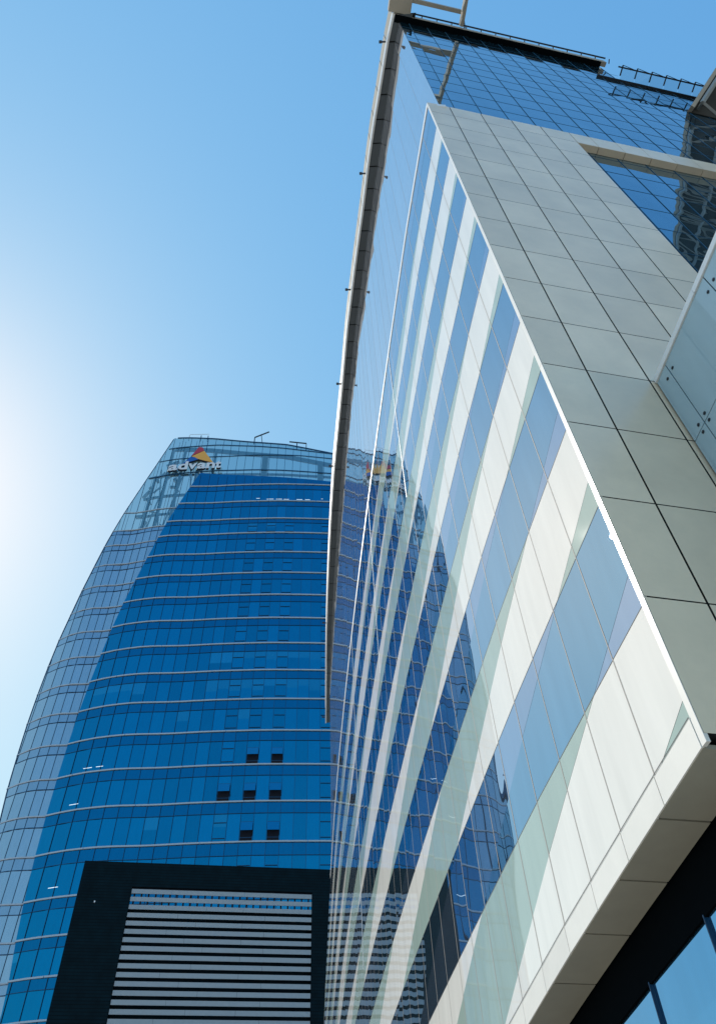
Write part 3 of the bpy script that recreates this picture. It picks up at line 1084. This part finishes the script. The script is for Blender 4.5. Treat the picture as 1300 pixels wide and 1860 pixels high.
# structure behind the crown glass
for a in (-23.6, -22.4, -21, -19.2, -17.4, -11.3, -4.4, -1):
    w = 3.0 if a in (-11.3, -4.4) else 1.3
    zt = interp(CT, a) - .02
    while a < interp(PLE, zt) + .5 and zt > 1:
        zt -= .01
    cs.bar(T(a, .9, -5, PRHO), T(a, zt, -5, PRHO), w, w)
for f, hh in ((lambda a: interp(CT, a) - .022, 3.4), (lambda a: 1.345 - .001 * (a + 20), 1.3), (lambda a: 1.275, 1.6), (lambda a: 1.215, 1.2)):
    for i in range(24):
        a0, a1 = -24.2 + i, -24.2 + i + 1
        if a0 < interp(PLE, f(a0)):
            continue
        cs.bar(T(a0, f(a0), -4.5, PRHO), T(a1, f(a1), -4.5, PRHO), .8, hh)
for a in (-23.2, -21.6, -20):
    cs.bar(T(a, 1.17, -5, PRHO), T(a + 1.2, 1.40, -5, PRHO), .6, .6)
    cs.bar(T(a + 1.2, 1.17, -5.5, PRHO), T(a, 1.38, -5.5, PRHO), .6, .6)
rnd = random.Random(11)
for i in range(34):  # random bars added to imitate patchy reflections in the crown glass
    a = rnd.uniform(-24.5, -18.5)
    z = rnd.uniform(1.17, 1.42)
    if a < interp(PLE, z) + .5 or z > interp(CT, a) - .03:
        continue
    cs.bar(T(a, z, -5.5, PRHO), T(a + rnd.uniform(.2, .9), z + rnd.uniform(-.03, .03), -5.5, PRHO), rnd.uniform(.5, 2.0), rnd.uniform(.5, 1.6))
cs.build('crown_steel_and_reflections', M['steel_pale'], tw)
# inner mass
ic = MB()
azs = [-26.0, -24, -22, -20, -18, -16, -13, -10, -7, -4, 0, 2]
ic.prism([T(a, 0, -7, PRHO)[:2] + (-EYE,) for a in azs] + [(20, 310, -EYE), (-100, 310, -EYE)], (0, 0, .62 * SC + EYE))
azs = [-22.5, -20, -18, -16, -13, -10, -7, -4, 0, 2]
ic.prism([T(a, 0, -7, PRHO)[:2] + (.62 * SC,) for a in azs] + [(20, 310, .62 * SC), (-88, 310, .62 * SC)], (0, 0, .56 * SC))
ic.build('inner_mass', M['dark_inside'], tw)

# open awning windows
for ci, k in ((14, 12), (16, 12), (12, 13), (14, 13), (16, 13), (14, 14), (16, 14)):
    a0, a1 = COLS[ci] + .05, COLS[ci + 1] - .05
    h = ZB[k] - ZB[k + 1]
    zt, zb = ZB[k] - .53 * h, ZB[k + 1] + .035 * h
    fr_ = MB()
    q = [T(a0, zb, .16), T(a1, zb, .16), T(a1, zt, .16), T(a0, zt, .16)]
    fr_.poly(q)
    w = fr_.build('open_window', M['dark_inside'], tw)
    sa = MB()
    zm = zb + .42 * (zt - zb)
    sa.prism([T(a0, zm, 1.9), T(a1, zm, 1.9), T(a1, zt, .3), T(a0, zt, .3)], (0, -.12, 0))
    sa.build('sash', M['tower_glass'], w)

# ceiling lights at a few panes; upper row: added glowing bars for see-through white bits
M['pane_glow'] = solid('ceiling_light_and_gap_glow', (0.8, 0.8, 0.8))
M['pane_glow'].node_tree.nodes['Principled BSDF'].inputs['Emission Color'].default_value = (0.75, 0.9, 1, 1)
M['pane_glow'].node_tree.nodes['Principled BSDF'].inputs['Emission Strength'].default_value = 0.6
for a0, a1, zt_ in ((-23.0, -22.4, .617), (-22.1, -21.6, .617), (-23.3, -22.7, .5615), (-23.2, -22.6, .447), (-11.9, -11.5, 1.222), (-10.7, -9.9, 1.219), (-9.6, -8.9, 1.2185), (-8.7, -8.1, 1.218), (-7.2, -6.5, 1.218), (-6.2, -5.6, 1.218), (-4.3, -4.1, 1.222)):
    m = MB()
    m.bar(T(a0, zt_, .1), T(a1, zt_, .1), .1, .16)
    m.build('ceiling_light_or_gap_glow', M['pane_glow'], tw)

# ------------------------------------------------------------------ rooftop sign on the tower
sg_ = thing('rooftop_sign', 'white letter sign under red, amber and blue triangle on the tower crown', 'sign', T(-19.6, 0, 3, PRHO))


def letter_mesh(ch, a0, a1, z0, z1):
    cu = bpy.data.curves.new('letter', 'FONT')
    cu.body = ch
    cu.extrude = .04
    cu.offset = .03
    tmp = bpy.data.objects.new('tmp', cu)
    scene.collection.objects.link(tmp)
    dg = bpy.context.evaluated_depsgraph_get()
    me = bpy.data.meshes.new_from_object(tmp.evaluated_get(dg))
    bpy.data.objects.remove(tmp)
    xs = [v.co.x for v in me.vertices]; yv = [v.co.y for v in me.vertices]
    x0, x1 = min(xs), max(xs)
    y0, y1 = 0.0, 0.53                        # x-height of the face
    for v in me.vertices:
        s = (v.co.x - x0) / (x1 - x0)
        t = (v.co.y - y0) / (y1 - y0)
        az = a0 + (a1 - a0) * s
        depth = 1.0 if v.co.z > 0 else 0.1
        zz_ = z0 + (z1 - z0) * t
        p = T(az, zz_, .8 + depth * 1.6, PRHO)
        v.co = Vector((p[0], p[1], p[2] + EYE))
    me.materials.clear()
    me.materials.append(M['sign_white']); me.materials.append(M['sign_side'])
    me.update()
    for p in me.polygons:
        c = p.center
        d = Vector((c.x, c.y, 0)).normalized()
        p.material_index = 0 if abs(p.normal.dot(d)) > .75 else 1
    o = bpy.data.objects.new('letter', me)
    scene.collection.objects.link(o)
    o.parent = sg_
    o.matrix_parent_inverse = sg_.matrix_world.inverted()
    return o


word = 'advant'
wd = [1.06, 1.10, 1.02, 1.06, 1.02, .72]
tot = sum(wd)
az = -22.55
for ch, w in zip(word, wd):
    a1 = az + w / tot * 6.0
    tm_ = (az + 3 + 19.6) / 6
    letter_mesh(ch, az + .02, a1 - .02, 1.3335, 1.3335 + .021)
    az = a1


def tri(pts, mat, name='sign_triangle'):
    m = MB()
    q = [T(a, z, 2.4, PRHO) for a, z in pts]
    off = tuple(Vector(T(pts[0][0], pts[0][1], 1.0, PRHO)) - Vector(q[0]))
    m.prism(q, off, 0, 1)
    return m.build(name, [mat, M['sign_side']], sg_)


def zr(tan, a):
    return tan / smooth(PRHO, a) * 1.0


def P2(a, t):
    return (a, t / smooth(PRHO, a) * (1 - 2.4 / SC))


tri([P2(-19.58, 1.3548), P2(-19.12, 1.3554), P2(-18.89, 1.3456), P2(-20.26, 1.3175)], M['sign_red'])['label'] = 'red facet'
tri([P2(-18.87, 1.3450), P2(-17.52, 1.3096), P2(-19.33, 1.3118), P2(-20.23, 1.3162)], M['sign_yellow'])['label'] = 'amber facet'
tri([P2(-20.31, 1.3139), P2(-19.84, 1.3159), P2(-19.37, 1.3112), P2(-21.05, 1.2836)], M['sign_blue'])['label'] = 'blue facet'

# rooftop gear on the tower
for pts, lab in (([(-12.94, 1.4149), (-11.18, 1.4437)], 'thin raised crane arm slanting up from the tower roof'), ([(-8.45, 1.4122), (-6.26, 1.4092)], 'thin crane arm lying almost flat on the tower roof')):
    t = thing('roof_crane', lab, 'crane', T(pts[0][0], interp(CT, pts[0][0]), -8, PRHO), 'cranes on the tower roof')
    m = MB()
    a, b7 = [T(x, z / smooth(PRHO, x) * 1.04, -8, PRHO) for x, z in pts]
    m.bar(a, b7, .5, .7)
    m.build('arm', M['steel_dark'], t)
    m = MB()
    mid = (Vector(a) * .55 + Vector(b7) * .45)
    if lab.startswith('thin raised'):
        foot_ = T(-11.9, interp(CT, -11.9) * 1.03, -8, PRHO)
        m.bar(foot_, tuple(mid), .4, .4)
        f2 = Vector(a)
        m.bar((f2.x, f2.y, f2.z - 7), tuple(f2), .5, .5)
    else:
        m.bar((mid.x, mid.y, mid.z - 7), tuple(mid), .5, .5)
        m.bar((b7[0], b7[1], b7[2] - 7), b7, .4, .4)
    m.build('mast', M['steel_dark'], t)
t = thing('roof_guard_rail', 'thin guard rail with two short posts above the tower crown, near the sign', 'railing', T(-20, 1.465, -3, PRHO))
m = MB()
m.bar(T(-21.0, 1.4905, -2, PRHO), T(-18.7, 1.4875, -2, PRHO), .18, .18)
m.build('rail', M['steel_pale'], t)
for a in (-21.0, -19.6, -18.75):
    m = MB()
    m.bar(T(a, interp(CT, a), -2, PRHO), T(a, interp(CT, a) + .022, -2, PRHO), .25 if a == -21.0 else .7, .3)
    m.build('post', M['steel_pale' if a == -21.0 else 'steel_dark'], t)

# ================================================================== dark building with the louvred screen
lb = thing('louvred_building', 'dark teal box building with large grey louvre screen before the blue tower', 'building', (-36, 168, 0))
KB = 1.25
A = Vector((-50.7, 130.5, 0)) * KB; Bv = Vector((-6.2, 139.1, 0)) * KB
bd = (Bv - A).normalized(); bn = Vector((bd.y, -bd.x, 0))
LB = (Bv - A).length
ZT = 63.45 * KB


def Q(s, z, out=0.0):
    p = A + bd * s + bn * out
    return (p.x, p.y, z)


def s_of(az):                                # position along the front for a compass direction
    dx, dy = math.sin(rad(az)), math.cos(rad(az))
    det = dx * (-bd.y) - dy * (-bd.x)
    t = (A.x * (-bd.y) - A.y * (-bd.x)) / det
    return (Vector((dx, dy, 0)) * t - A).dot(bd)


sl, sr = s_of(-17.65), s_of(-4.78)
zo, zbtm = 59.25 * KB, 14.0
wm = MB()
wm.prism([Q(0, -EYE), Q(sl, -EYE), Q(sl, ZT), Q(0, ZT)], tuple(-bn * 1.2))
wm.prism([Q(sr, -EYE), Q(LB, -EYE), Q(LB, ZT), Q(sr, ZT)], tuple(-bn * 1.2))
wm.prism([Q(sl + .003, zo), Q(sr - .003, zo), Q(sr - .003, ZT - .003), Q(sl + .003, ZT - .003)], tuple(-bn * 1.2))
wm.prism([Q(sl + .003, -EYE), Q(sr - .003, -EYE), Q(sr - .003, zbtm), Q(sl + .003, zbtm)], tuple(-bn * 1.2))
wm.prism([Q(0.05, -EYE, -1.25), Q(LB - .05, -EYE, -1.25), Q(LB - .05, 56.5 * KB, -1.25), Q(0.05, 56.5 * KB, -1.25)], tuple(-bn * 22))
wm.build('ribbed_wall', M['ribbed'], lb)
lv_ = MB(); lk = MB()
z = 58.95 * KB
i = 0
while z > zbtm + 1:
    segs = [sl + .05, sl + (sr - sl) * (.22 + .05 * ((i * 7) % 5)), sl + (sr - sl) * (.62 + .04 * ((i * 3) % 6)), sr - .05]
    for a, c in zip(segs[:-1], segs[1:]):
        lv_.prism([Q(a + .02, z - .9, -.12), Q(c - .02, z - .9, -.12), Q(c - .02, z, -.12), Q(a + .02, z, -.12)], tuple(-bn * .14))
    z -= 1.288 * KB
    i += 1
lv_.build('louvre_screen', M['louvre'], lb)
for i in range(26):
    s = sl + (sr - sl) * (i + .5) / 26
    lk.bar(Q(s, 56 * KB, -.6), Q(s, 59.2 * KB, -.6), .3, .3)
lk.bar(Q(sl, 59.1 * KB, -.5), Q(sr, 59.1 * KB, -.5), .3, .3)
lk.build('louvre_posts', M['dark_inside'], lb)
m = MB()
sx = s_of(-20.0)
m.bar(Q(sx, 56.6 * KB, .05), Q(sx + .25, 56.6 * KB, .05), .3, .3)
m.build('wall_lamp', M['edge'], lb)

print('objects', len(bpy.data.objects))
